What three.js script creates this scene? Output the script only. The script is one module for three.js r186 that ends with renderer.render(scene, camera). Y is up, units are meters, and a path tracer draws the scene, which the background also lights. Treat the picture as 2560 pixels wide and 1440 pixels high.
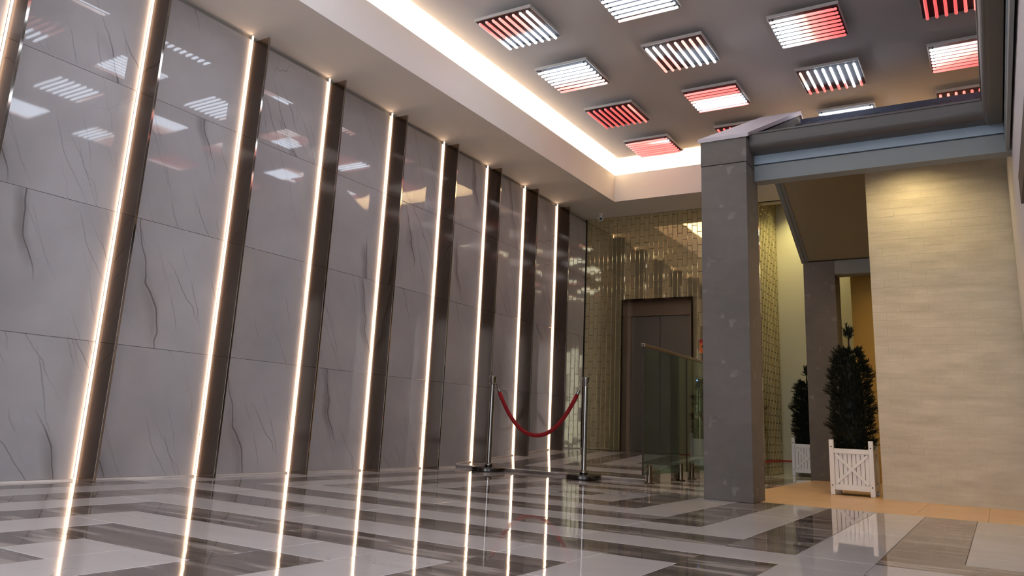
import * as THREE from 'three';
import { RectAreaLightUniformsLib } from 'three/addons/lights/RectAreaLightUniformsLib.js';
import { RoundedBoxGeometry } from 'three/addons/geometries/RoundedBoxGeometry.js';
import { mergeGeometries } from 'three/addons/utils/BufferGeometryUtils.js';

// ---------------------------------------------------------------- camera, sky, exposure
const scene = new THREE.Scene();
const FOCAL = 1944.1, CYP = 617.1;                       // pixels in the 2560 x 1440 frame
const fullH = 2 * (1440 - CYP);
const camera = new THREE.PerspectiveCamera(2 * Math.atan(fullH / 2 / FOCAL) * 180 / Math.PI, 2560 / fullH, 0.05, 200);
camera.setViewOffset(2560, fullH, 0, fullH - 1440, 2560, 1440);
camera.position.set(0, 0.5, 0);
camera.rotation.set(0.2243, 0.5564, 0.04735, 'YXZ');
scene.add(camera);
scene.background = new THREE.Color().setRGB(4.1, 4.5, 5.1);   // overcast evening-blue daylight outside the entrance
const renderer = new THREE.WebGLRenderer({ antialias: true });
renderer.toneMapping = THREE.LinearToneMapping;
renderer.toneMappingExposure = 1.2;
renderer.shadowMap.enabled = true;
RectAreaLightUniformsLib.init();

const LIGHT = { tubes: 7.0, tubePanel: 0.12, fin: 1.6, finLamp: 0.3, finSide: 13, cove: 125, coveLamp: 60, brick: 2.8, flood: 4.2, recess: 8 };

// ---------------------------------------------------------------- helpers
let seed = 20240611;
const rnd = () => { seed = (seed + 0x6D2B79F5) | 0; let t = Math.imul(seed ^ (seed >>> 15), 1 | seed); t = (t + Math.imul(t ^ (t >>> 7), 61 | t)) ^ t; return ((t ^ (t >>> 14)) >>> 0) / 4294967296; };
const rr = (a, b) => a + (b - a) * rnd();
const V3 = (x, y, z) => new THREE.Vector3(x, y, z);
const taken = new Map();
function numbered(n) { const k = taken.get(n) || 0; taken.set(n, k + 1); return k ? `${n}_${String(k).padStart(3, '0')}` : n; }
function shade(o) { o.castShadow = true; o.receiveShadow = true; return o; }
function part(name, geo, mat, parent, pos) { const m = shade(new THREE.Mesh(geo, mat)); m.name = name; if (pos) m.position.set(...pos); parent.add(m); return m; }
function thing(name, label, category, pos = [0, 0, 0], group) {
  const g = new THREE.Group(); g.name = numbered(name); g.position.set(...pos); g.userData = { label, category };
  if (group) g.userData.group = group; scene.add(g); return g;
}
function struct(name, label, category, geo, mat) {
  const o = geo ? shade(new THREE.Mesh(geo, mat)) : new THREE.Group();
  o.name = name; o.userData = { label, category, kind: 'structure' }; scene.add(o); return o;
}
// box from limits, uv in metres
function bx(x0, x1, y0, y1, z0, z1) {
  const g = new THREE.BoxGeometry(x1 - x0, y1 - y0, z1 - z0); g.translate((x0 + x1) / 2, (y0 + y1) / 2, (z0 + z1) / 2); return uvm(g);
}
function uvm(g, ox = 0, oy = 0) {
  if (!g.index === false) { /* keep index */ }
  const p = g.attributes.position, n = g.attributes.normal, uv = new Float32Array(p.count * 2);
  for (let i = 0; i < p.count; i++) {
    const ax = Math.abs(n.getX(i)), ay = Math.abs(n.getY(i)), az = Math.abs(n.getZ(i));
    if (ax >= ay && ax >= az) { uv[2 * i] = p.getZ(i) + ox; uv[2 * i + 1] = p.getY(i) + oy; }
    else if (ay >= az) { uv[2 * i] = p.getX(i) + ox; uv[2 * i + 1] = p.getZ(i) + oy; }
    else { uv[2 * i] = p.getX(i) + ox; uv[2 * i + 1] = p.getY(i) + oy; }
  }
  g.setAttribute('uv', new THREE.BufferAttribute(uv, 2)); return g;
}
// a plate with a small bevel round its face: size a x b, thickness t, face up +y, centred on its face
function bevelPlate(a, b, t, e) {
  const A = a / 2, B = b / 2, q = [];
  const top = [[-A + e, 0, -B + e], [A - e, 0, -B + e], [A - e, 0, B - e], [-A + e, 0, B - e]];
  const mid = [[-A, -e, -B], [A, -e, -B], [A, -e, B], [-A, -e, B]];
  const bot = mid.map(([x, , z]) => [x, -t, z]);
  const quad = (p0, p1, p2, p3) => q.push(p0, p1, p2, p0, p2, p3);
  quad(top[3], top[2], top[1], top[0]);
  for (let i = 0; i < 4; i++) { const j = (i + 1) % 4; quad(top[i], top[j], mid[j], mid[i]); quad(mid[i], mid[j], bot[j], bot[i]); }
  const g = new THREE.BufferGeometry();
  g.setAttribute('position', new THREE.BufferAttribute(new Float32Array(q.flat()), 3));
  g.computeVertexNormals(); return g;
}
function extrudeX(pts, x0, x1) {            // closed profile of [z, y] points drawn along x
  const s = new THREE.Shape(pts.map(([z, y]) => new THREE.Vector2(z, y)));
  const g = new THREE.ExtrudeGeometry(s, { depth: x1 - x0, bevelEnabled: false, steps: 1 });
  const m = new THREE.Matrix4().set(0, 0, 1, x0, 0, 1, 0, 0, 1, 0, 0, 0, 0, 0, 0, 1); g.applyMatrix4(m);
  // (z,y,depth)->(x=depth, y, z) mirrors the winding
  const ix = g.index; const p = g.attributes.position;
  if (!ix) { for (let i = 0; i < p.count; i += 3) for (const at of [p, g.attributes.uv]) { const k = at.itemSize; for (let c = 0; c < k; c++) { const t = at.array[(i + 1) * k + c]; at.array[(i + 1) * k + c] = at.array[(i + 2) * k + c]; at.array[(i + 2) * k + c] = t; } } }
  g.computeVertexNormals(); return uvm(g);
}
const cyl = (r0, r1, h, s = 20) => new THREE.CylinderGeometry(r0, r1, h, s);

// ---------------------------------------------------------------- procedural textures
const HT = new Float32Array(65536); for (let i = 0; i < 65536; i++) HT[i] = rnd();
const hash = (x, y, s) => HT[((x * 374761 + y * 668265 + s * 9743) ^ ((x * 31 + y * 17 + s * 7) << 3)) & 65535];
function vnoise(x, y, px, py, s) {           // value noise, period px, py
  const xi = Math.floor(x), yi = Math.floor(y), fx = x - xi, fy = y - yi;
  const u = fx * fx * (3 - 2 * fx), v = fy * fy * (3 - 2 * fy), w = (a, p) => ((a % p) + p) % p;
  const x0 = w(xi, px), x1 = w(xi + 1, px), y0 = w(yi, py), y1 = w(yi + 1, py);
  const a = hash(x0, y0, s), b = hash(x1, y0, s), c = hash(x0, y1, s), d = hash(x1, y1, s);
  return a + (b - a) * u + (c - a) * v + (a - b - c + d) * u * v;
}
function fbm(x, y, p, o, s, py = p) { let a = 0.5, t = 0, f = 1, n = 0; for (let i = 0; i < o; i++) { t += a * vnoise(x * p * f, y * py * f, p * f, py * f, s + i); n += a; a *= 0.5; f *= 2; } return t / n; }
function tex(size, metres, fn, srgb = true, h = size) {
  const d = new Uint8Array(size * h * 4);
  for (let j = 0; j < h; j++) for (let i = 0; i < size; i++) {
    const c = fn(i / size, j / h), k = (j * size + i) * 4;
    if (typeof c === 'number') d[k] = d[k + 1] = d[k + 2] = Math.max(0, Math.min(255, c * 255));
    else for (let q = 0; q < 3; q++) d[k + q] = Math.max(0, Math.min(255, c[q]));
    d[k + 3] = 255;
  }
  const t = new THREE.DataTexture(d, size, h); t.wrapS = t.wrapT = THREE.RepeatWrapping; t.magFilter = THREE.LinearFilter; t.minFilter = THREE.LinearMipmapLinearFilter; t.generateMipmaps = true;
  if (srgb) t.colorSpace = THREE.SRGBColorSpace;
  t.repeat.set(1 / metres, 1 / metres); t.needsUpdate = true; return t;
}
const mixc = (a, b, t) => [a[0] + (b[0] - a[0]) * t, a[1] + (b[1] - a[1]) * t, a[2] + (b[2] - a[2]) * t];
const vein = (u, w) => { const f = Math.abs(u - Math.floor(u) - 0.5) * 2; return Math.max(0, 1 - (1 - f) / w); };
const tMarble = tex(1280, 3.2, (x, y) => {
  const c = fbm(x, y, 5, 5, 3), c2 = fbm(x, y, 14, 4, 21), cl = (v) => Math.max(0, Math.min(1, v));
  let col = mixc([158, 153, 153], [194, 189, 189], c * 0.75 + c2 * 0.3);
  const w1 = fbm(x, y, 3, 5, 40), w2 = fbm(x, y, 7, 5, 60), w3 = fbm(x, y, 5, 5, 70), m1 = fbm(x, y, 4, 2, 80), m2 = fbm(x, y, 5, 2, 90), m3 = fbm(x, y, 7, 2, 95);
  let v = vein(3 * x - 1 * y + w1 * 0.5 + w2 * 0.05, 0.014) * cl((m1 - 0.47) * 6);
  v = Math.max(v, 0.7 * vein(4 * x - 3 * y + w2 * 0.22, 0.014) * cl((m2 - 0.5) * 6));
  v = Math.max(v, 0.6 * vein(7 * x - 3 * y + w3 * 0.3, 0.018) * cl((m3 - 0.52) * 6));
  v = Math.max(v, 0.65 * vein(1 * x + 3 * y + w3 * 0.8, 0.012) * cl((0.44 - m1) * 7));
  const broad = vein(3 * x - 1 * y + w1 * 0.5, 0.12) * cl((m1 - 0.55) * 5);
  const hair = vein(15 * x - 6 * y + w2 * 0.7, 0.06) * cl((m2 - 0.42) * 4) * cl((c2 - 0.4) * 4);
  const hair2 = vein(9 * x - 5 * y + w3 * 0.6, 0.03) * cl((m3 - 0.45) * 4);
  col = mixc(col, [112, 106, 105], broad * 0.5);
  col = mixc(col, [112, 106, 104], Math.max(hair, hair2) * 0.5);
  return mixc(col, [84, 77, 76], v * 0.8);
});
const tDark = tex(1024, 1.9, (x, y) => {
  const a = fbm(x, y, 4, 5, 110, 40), b = fbm(x, y, 5, 4, 130, 30), c = fbm(x, y, 40, 3, 150), e = fbm(x, y, 2, 4, 170, 10), cl = (v) => Math.max(0, Math.min(1, v));
  let col = mixc([86, 76, 71], [156, 145, 138], cl((a * 0.6 + e * 0.4 - 0.3) * 2.5));
  col = mixc(col, [200, 191, 184], cl((b - 0.56) * 6) * 0.75);
  col = mixc(col, [66, 57, 53], cl((0.4 - b) * 6) * 0.7);
  return mixc(col, [196, 187, 180], vein(1 * x + 5 * y + a * 1.2, 0.014) * (c > 0.5 ? 0.5 : 0.15));
});
const tLight = tex(768, 1.9, (x, y) => {
  const a = fbm(x, y, 4, 5, 210, 14), b = fbm(x, y, 5, 4, 230);
  let col = mixc([206, 200, 198], [224, 219, 217], a * 0.6 + b * 0.4);
  return mixc(col, [165, 154, 150], vein(1 * x + 4 * y + a * 1.4, 0.02) * Math.max(0, b - 0.42) * 2.4);
});
const tStone = tex(512, 1.3, (x, y) => {
  const a = fbm(x, y, 4, 5, 310), b = fbm(x, y, 12, 4, 330, 24), c = fbm(x, y, 60, 2, 350), s = fbm(x, y, 18, 2, 360);
  let col = mixc([92, 87, 83], [118, 112, 107], a * 0.55 + b * 0.35 + c * 0.1);
  return mixc(col, [160, 156, 155], Math.max(0, Math.min(1, (s - 0.78) * 9)) * 0.35);
});
const tBrickPaint = tex(512, 1.0, (x, y) => { const a = fbm(x, y, 4, 5, 410, 22), b = fbm(x, y, 60, 2, 430); return mixc([188, 182, 166], [226, 219, 204], a * 0.85 + b * 0.15); });
const tTan = tex(512, 1.2, (x, y) => { const a = fbm(x, y, 6, 5, 510), b = fbm(x, y, 80, 2, 530); return mixc([204, 168, 128], [226, 192, 150], a * 0.7 + b * 0.3); });
const tWave = tex(512, 1.6, (x, y) => fbm(x, y, 14, 2, 610) * 0.75 + fbm(x, y, 30, 2, 620) * 0.25, false);
const tWave2 = tex(512, 1.6, (x, y) => fbm(x, y, 10, 1, 640) * 0.55 + fbm(x, y, 32, 1, 650) * 0.45, false);
const tGrain = tex(256, 0.5, (x, y) => fbm(x, y, 24, 3, 660), false);

// ---------------------------------------------------------------- materials
const std = (o) => new THREE.MeshStandardMaterial(o), phy = (o) => new THREE.MeshPhysicalMaterial(o);
const M = {
  marble: phy({ map: tMarble, roughness: 0.03, bumpMap: tWave, bumpScale: 0.00005, ior: 1.55 }),
  dark: phy({ map: tDark, roughness: 0.035, bumpMap: tWave2, bumpScale: 0.0002, ior: 1.55 }),
  light: phy({ map: tLight, roughness: 0.035, bumpMap: tWave2, bumpScale: 0.0002, ior: 1.55 }),
  grout: std({ color: 0xb9aca0, roughness: 0.7 }),
  paint: std({ color: 0xc4bdb8, roughness: 0.85 }),
  soffit: std({ color: 0xe2dcd6, roughness: 0.8 }),
  wallBoard: std({ color: 0x8f8982, roughness: 0.85 }),
  fin: std({ color: 0x6e6259, roughness: 0.07, metalness: 1 }),
  finEdge: std({ color: 0x9d968e, roughness: 0.06, metalness: 1 }),
  led: std({ color: 0xfff0dd, emissive: new THREE.Color().setRGB(1, 0.76, 0.56), emissiveIntensity: LIGHT.fin, roughness: 0.5 }),
  cove: std({ color: 0xfff0dd, emissive: new THREE.Color().setRGB(1, 0.77, 0.45), emissiveIntensity: LIGHT.cove, roughness: 0.5 }),
  mirror: std({ color: 0xd6c79c, roughness: 0.04, metalness: 0.74 }),
  mirrorBack: std({ color: 0x14120d, roughness: 0.5 }),
  bronze: std({ color: 0x84705c, roughness: 0.3, metalness: 0.7 }),
  bronzeGloss: std({ color: 0x6e6255, roughness: 0.1, metalness: 1 }),
  doorLeaf: std({ color: 0x70685c, roughness: 0.36, metalness: 0.6, bumpMap: tGrain, bumpScale: 0.0001 }),
  black: std({ color: 0x090909, roughness: 0.5 }),
  chrome: std({ color: 0x8d8984, roughness: 0.14, metalness: 1 }),
  baseSteel: std({ color: 0x4d4a47, roughness: 0.22, metalness: 1 }),
  steelDark: std({ color: 0x8a857e, roughness: 0.2, metalness: 1 }),
  velvet: phy({ color: 0x8c0712, roughness: 0.85, sheen: 1, sheenColor: new THREE.Color(0xff3040), sheenRoughness: 0.5 }),
  stone: std({ map: tStone, roughness: 0.72, bumpMap: tGrain, bumpScale: 0.0012 }),
  coping: std({ color: 0xb9b3b8, roughness: 0.6 }),
  gutter: std({ color: 0x565250, roughness: 0.42 }),
  fascia: std({ color: 0x9fb0bf, roughness: 0.5 }),
  lintel: std({ color: 0x858a8b, roughness: 0.6 }),
  shingle: std({ color: 0x2c3344, roughness: 0.55 }),
  shingle2: std({ color: 0x394259, roughness: 0.5 }),
  under: std({ color: 0x9b9078, roughness: 0.8 }),
  brick: std({ map: tBrickPaint, roughness: 0.75, bumpMap: tGrain, bumpScale: 0.0015 }),
  mortar: std({ color: 0xd2cbb8, roughness: 0.9 }),
  tan: std({ map: tTan, roughness: 0.38 }),
  cream: std({ color: 0xcfc9ad, roughness: 0.8 }),
  gold: std({ color: 0xb9954c, roughness: 0.8 }),
  wing: std({ color: 0xc3c0c6, roughness: 0.75, bumpMap: tGrain, bumpScale: 0.002 }),
  whiteWood: std({ color: 0xf3f2f2, roughness: 0.35 }),
  foliage: std({ color: 0x121d0f, roughness: 0.7 }),
  trunk: std({ color: 0x2e2216, roughness: 0.9 }),
  soil: std({ color: 0x1b140e, roughness: 1 }),
  plate: std({ color: 0xb7b2ae, roughness: 0.55 }),
  plateShade: std({ color: 0x242427, roughness: 0.8 }),  // dark colour paints in the dimness of the plate between the tubes
  clip: std({ color: 0x1b1a1a, roughness: 0.5 }),
  glass: phy({ color: 0xdcebe4, roughness: 0.02, transmission: 1, thickness: 0, ior: 1.5 }),
  pane: phy({ color: 0xffffff, roughness: 0.0, transmission: 1, thickness: 0, ior: 1.5 }),
  frame: std({ color: 0x4a4a4c, roughness: 0.4, metalness: 0.6 }),
  darkWood: std({ color: 0x4a4038, roughness: 0.6 }),
  red: std({ color: 0xc0241c, roughness: 0.5 }),
  whitePlastic: std({ color: 0xe8e6e2, roughness: 0.4 }),
  strip: std({ color: 0xe6ddd4, roughness: 0.4 }),
  slot: std({ color: 0x2b241d, roughness: 0.6 }),
};

// ---------------------------------------------------------------- room measures
const WX = -5.28, ZB = -10.7, HS = 3.70, LIPX = -4.47, LIPZ = -9.93, LIPY = 4.097, HC = 4.33;
const RAMPZ = -7.5, LANDZ = -9.9, RAMPX = -2.97;
const groundY = (x, z) => (x < RAMPX && z < RAMPZ ? (z > LANDZ ? 0.03 + (RAMPZ - z) * 0.0708 : 0.2) : 0);

// ---------------------------------------------------------------- floor
{
  const floor = struct('floor', 'polished floor of dark brown and cream marble tiles in nested square bands', 'floor');
  part('screed', bx(-5.6, 4.4, -0.2, -0.012, -12.2, 3.4), M.grout, floor);
  const S = 0.317, X0 = -3.017, Z0 = -1.855, D = 13 * S;
  const kind = (x, z) => {
    const m = Math.floor((x - z + 1.162) / D + 1e-6), n = Math.floor((x + z + 4.238) / D + 1e-6);
    const along = ((m + n) % 2 + 2) % 2 === 1 ? 'x' : 'z';
    const idx = along === 'x' ? Math.floor((z - Z0) / S) : Math.floor((x - X0) / S);
    const odd = ((idx % 2) + 2) % 2 === 1;
    const dark = along === 'x' ? odd : (m <= -1 ? odd : !odd);
    return { along, dark };
  };
  const zone = (x, z) => {
    if (x < RAMPX && z < RAMPZ) return z > LANDZ ? 1 : 2;
    if (x > -1.98 && z < -6.46) return 9;
    return 0;
  };
  const XR = 0.25, ZN = 0.05;
  const i0 = Math.floor((WX - X0) / S), i1 = Math.ceil((XR - X0) / S), j0 = Math.floor((ZB - Z0) / S), j1 = Math.ceil((ZN - Z0) / S);
  const cell = new Map(), key = (i, j) => i * 1000 + j;
  for (let i = i0; i < i1; i++) for (let j = j0; j < j1; j++) { const x = X0 + (i + 0.5) * S, z = Z0 + (j + 0.5) * S; cell.set(key(i, j), { ...kind(x, z), used: false }); }
  const tiles = [];
  const addTile = (x0, x1, z0, z1, dark) => {       // cut at zone borders
    const cutsZ = [z0, ...[RAMPZ, LANDZ, -6.46].filter(c => c > z0 + 0.02 && c < z1 - 0.02).sort((a, b) => a - b), z1];
    const cutsX = [x0, ...[RAMPX, -1.98].filter(c => c > x0 + 0.02 && c < x1 - 0.02).sort((a, b) => a - b), x1];
    const rects = [];
    for (let a = 0; a < cutsZ.length - 1; a++) {
      const zc = (cutsZ[a] + cutsZ[a + 1]) / 2; let run = null;
      for (let b = 0; b < cutsX.length - 1; b++) {
        const zn = zone((cutsX[b] + cutsX[b + 1]) / 2, zc);
        if (run && run.zn === zn) run.x1 = cutsX[b + 1]; else { run = { zn, x0: cutsX[b], x1: cutsX[b + 1], z0: cutsZ[a], z1: cutsZ[a + 1] }; rects.push(run); }
      }
    }
    for (const r of rects) if (r.zn !== 9) tiles.push({ ...r, dark });
  };
  for (let j = j1 - 1; j >= j0; j--) for (let i = i0; i < i1; i++) {
    const c = cell.get(key(i, j)); if (c.used) continue;
    let n = 1; const max = 4; const px = ((i % 4) + 4 + (j % 2) * 2) % 4;
    if (c.along === 'x') { while (n < max) { const d = cell.get(key(i + n, j)); if (!d || d.used || d.along !== 'x' || d.dark !== c.dark) break; n++; } }
    else { while (n < max) { const d = cell.get(key(i, j - n)); if (!d || d.used || d.along !== 'z' || d.dark !== c.dark) break; n++; } }
    for (let k = 0; k < n; k++) cell.get(c.along === 'x' ? key(i + k, j) : key(i, j - k)).used = true;
    const xa = X0 + i * S, zb = Z0 + (j + 1) * S;
    const x0 = Math.max(WX, xa), x1 = Math.min(XR, c.along === 'x' ? xa + n * S : xa + S), z1 = Math.min(ZN, zb), z0 = Math.max(ZB, c.along === 'x' ? zb - S : zb - n * S);
    if (x1 - x0 > 0.02 && z1 - z0 > 0.02) addTile(x0, x1, z0, z1, c.dark);
  }
  tiles.sort((a, b) => (b.z0 + b.z1) - (a.z0 + a.z1));
  const rest = { true: [], false: [] };
  let made = 0;
  for (const t of tiles) {
    const xc = (t.x0 + t.x1) / 2, zc = (t.z0 + t.z1) / 2, g = bevelPlate(t.x1 - t.x0 - 0.0026, t.z1 - t.z0 - 0.0026, 0.012, 0.0011);
    uvm(g, Math.floor(rr(0, 40)) * 0.173 + xc, Math.floor(rr(0, 40)) * 0.211);
    const tilt = t.zn === 1 ? Math.atan(0.0708) : 0;
    const m = new THREE.Mesh(g, t.dark ? M.dark : M.light);
    m.position.set(xc, groundY(xc, zc), zc); m.rotation.set(tilt + rr(-1, 1) * 0.0007, 0, rr(-1, 1) * 0.0007);
    m.name = t.dark ? 'dark_tile' : 'cream_tile';
    if (made < 298) { floor.add(shade(m)); made++; } else { m.updateMatrix(); g.applyMatrix4(m.matrix); rest[t.dark].push(g); }
  }
  for (const k of ['true', 'false']) if (rest[k].length) { const m = part(k === 'true' ? 'dark_tiles' : 'cream_tiles', mergeGeometries(rest[k]), k === 'true' ? M.dark : M.light, floor); m.userData.kind = 'stuff'; }
  part('cream_paving', bx(0.26, 4.2, -0.02, 0, -6.46, 3), M.light, floor);
  part('cream_paving', bx(WX, 0.26, -0.02, 0, 0.05, 3), M.light, floor);
  part('cream_paving', bx(-2.96, -1.98, -0.02, 0, -11.75, ZB), M.light, floor);
  // ramp body below its tiles and the kerb of alternating blocks on its open side
  part('ramp_body', extrudeX([[RAMPZ - 0.004, -0.01], [RAMPZ - 0.004, 0.016], [LANDZ, 0.186], [ZB, 0.186], [ZB, -0.01]], WX, RAMPX - 0.03), M.grout, floor);
  part('ramp_nosing', bx(WX, RAMPX - 0.02, 0.0, 0.029, RAMPZ, RAMPZ + 0.012), M.dark, floor);
  for (let k = 0; k < 10; k++) {
    const za = RAMPZ - 0.01 - k * 0.317, zb = Math.max(ZB, za - 0.313), ha = groundY(-4, za - 0.001) + 0.07, hb = groundY(-4, zb) + 0.07;
    if (za - zb > 0.05) part('kerb_block', extrudeX([[za, 0], [za, ha], [zb, hb], [zb, 0]], RAMPX - 0.03, RAMPX + 0.005), k % 2 ? M.light : M.dark, floor);
  }
  // matt tan paving of the porch
  const tx = [-1.98, -1.47, -1.01, -0.555, -0.102, 0.35, 0.8, 1.25], tz = [-6.46, -7.06, -7.66, -8.26, -8.86, -9.46, -10.06, -10.66, -11.26, -11.75];
  for (let a = 0; a < tx.length - 1; a++) for (let b = 0; b < tz.length - 1; b++) {
    const g = bevelPlate(tx[a + 1] - tx[a] - 0.0016, tz[b] - tz[b + 1] - 0.0016, 0.012, 0.001); uvm(g, rr(0, 5), rr(0, 5));
    part('tan_tile', g, M.tan, floor, [(tx[a] + tx[a + 1]) / 2, 0.001, (tz[b] + tz[b + 1]) / 2]);
  }
}

// ---------------------------------------------------------------- ceiling, soffit, cove
{
  const c = struct('ceiling', 'cream tray ceiling with dropped border and cove lip', 'ceiling');
  part('upper_ceiling', bx(-5.6, 4.4, HC, HC + 0.15, -12.2, 3.4), M.paint, c);
  part('soffit', bx(-5.6, LIPX, HS, HS + 0.12, -10.75, 3.4), M.soffit, c);
  part('soffit', bx(LIPX, 4.4, HS, HS + 0.12, -10.75, LIPZ), M.soffit, c);
  part('cove_lip', bx(LIPX - 0.03, LIPX, HS + 0.12, LIPY, LIPZ - 0.03, 3.4), M.soffit, c);
  part('cove_lip', bx(LIPX, 4.4, HS + 0.12, LIPY, LIPZ - 0.03, LIPZ), M.soffit, c);
}
function area(color, intensity, w, h, pos, to) {
  const l = new THREE.RectAreaLight(color, intensity, w, h); l.position.set(...pos); l.lookAt(...to); scene.add(l); return l;
}
{
  const warm = new THREE.Color().setRGB(1, 0.77, 0.45);
  const a = thing('cove_light', 'warm strip light lying in the ceiling cove along the marble wall', 'cove light', [-4.6, HS + 0.12, -3.6]);
  part('light_strip', bx(-0.025, 0.025, 0, 0.02, -6.4, 6.4), M.cove, a);
  area(warm, LIGHT.coveLamp, 0.05, 12.8, [-4.6, HS + 0.145, -3.6], [-4.6, 9, -3.6]).rotation.set(Math.PI / 2, 0, 0);
  const b = thing('cove_light', 'warm strip light lying in the ceiling cove above the mirror tile wall', 'cove light', [-0.3, HS + 0.12, -10.06]);
  part('light_strip', bx(-4.2, 4.2, 0, 0.02, -0.025, 0.025), M.cove, b);
  area(warm, LIGHT.coveLamp, 8.4, 0.05, [-0.3, HS + 0.145, -10.06], [0, 9, 0]).rotation.set(Math.PI / 2, 0, 0);
}

// ---------------------------------------------------------------- marble wall and its fins
const finZ = []; for (let k = -3; k <= 8; k++) finZ.push(-2.16 - 0.94 * k);
{
  const w = struct('wall_left', 'tall wall of polished grey veined marble slabs', 'wall');
  part('backing', bx(-5.6, WX - 0.032, 0, HS, -12.2, 3.4), M.wallBoard, w);
  const zs = [3.0, 1.62, ...finZ, ZB + 0.03];
  const ys = [0.012, 0.925, 1.855, 2.79, 3.655];
  for (let k = 0; k < zs.length - 1; k++) for (let r = 0; r < 4; r++) {
    const za = zs[k] - (k > 1 ? 0.03 : 0.001), zb = zs[k + 1] + (k > 0 && k < zs.length - 2 ? 0.0 : 0.001), a = za - zb, b = ys[r + 1] - ys[r];
    if (a < 0.05) continue;
    const g = bevelPlate(a - 0.001, b - 0.0025, 0.03, 0.0012);
    g.rotateY(Math.PI / 2); g.rotateZ(-Math.PI / 2);        // face towards +x
    uvm(g, rr(0, 3.2), rr(0, 3.2));
    const m = part('marble_slab', g, M.marble, w, [WX, (ys[r] + ys[r + 1]) / 2, (za + zb) / 2]);
    m.rotation.y = rr(-1, 1) * 0.0015; m.rotation.z = rr(-1, 1) * 0.001;
  }
  const t = struct('baseboard_left', 'thin bright metal strip along the foot of the marble wall', 'baseboard');
  const seg = (z0, z1) => { const g = bx(WX - 0.03, WX + 0.012, 0, 0.012, z1, z0); const p = g.attributes.position; for (let i = 0; i < p.count; i++) p.setY(i, p.getY(i) + groundY(-5, p.getZ(i) - 1e-4)); return g; };
  part('strip', mergeGeometries([seg(3, RAMPZ + 0.001), seg(RAMPZ, LANDZ), seg(LANDZ, ZB)]), M.strip, t);
  const warm = new THREE.Color().setRGB(1, 0.66, 0.42);
  const nth = ['twelfth', 'eleventh', 'tenth', 'ninth', 'eighth', 'seventh', 'sixth', 'fifth', 'fourth', 'third', 'second', 'first'];
  finZ.forEach((z, i) => {
    const y0 = groundY(-5, z), h = 3.635 - y0;
    const f = thing('wall_fin', `dark polished metal wall fin with warm light strip, ${nth[i]} from the mirror tiles`, 'wall fin', [WX, y0, z], 'lit metal fins along the marble wall');
    part('blade', new RoundedBoxGeometry(0.21, h, 0.016, 1, 0.001).translate(0.105, h / 2, -0.02), M.fin, f);
    part('edge_trim', new RoundedBoxGeometry(0.005, h, 0.018, 1, 0.001).translate(0.2125, h / 2, -0.02), M.finEdge, f);
    part('light_strip', bx(0.001, 0.016, 0.002, h + 0.055, -0.0115, -0.002), M.led, f);
    area(warm, LIGHT.finLamp, 0.009, h, [WX + 0.018, y0 + h / 2, z], [0, y0 + h / 2, z]);
    area(warm, LIGHT.finSide, 0.014, h + 0.05, [WX + 0.009, y0 + h / 2 + 0.025, z - 0.0005], [WX + 0.009, y0 + h / 2 + 0.025, 20]);
  });
}

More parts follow.
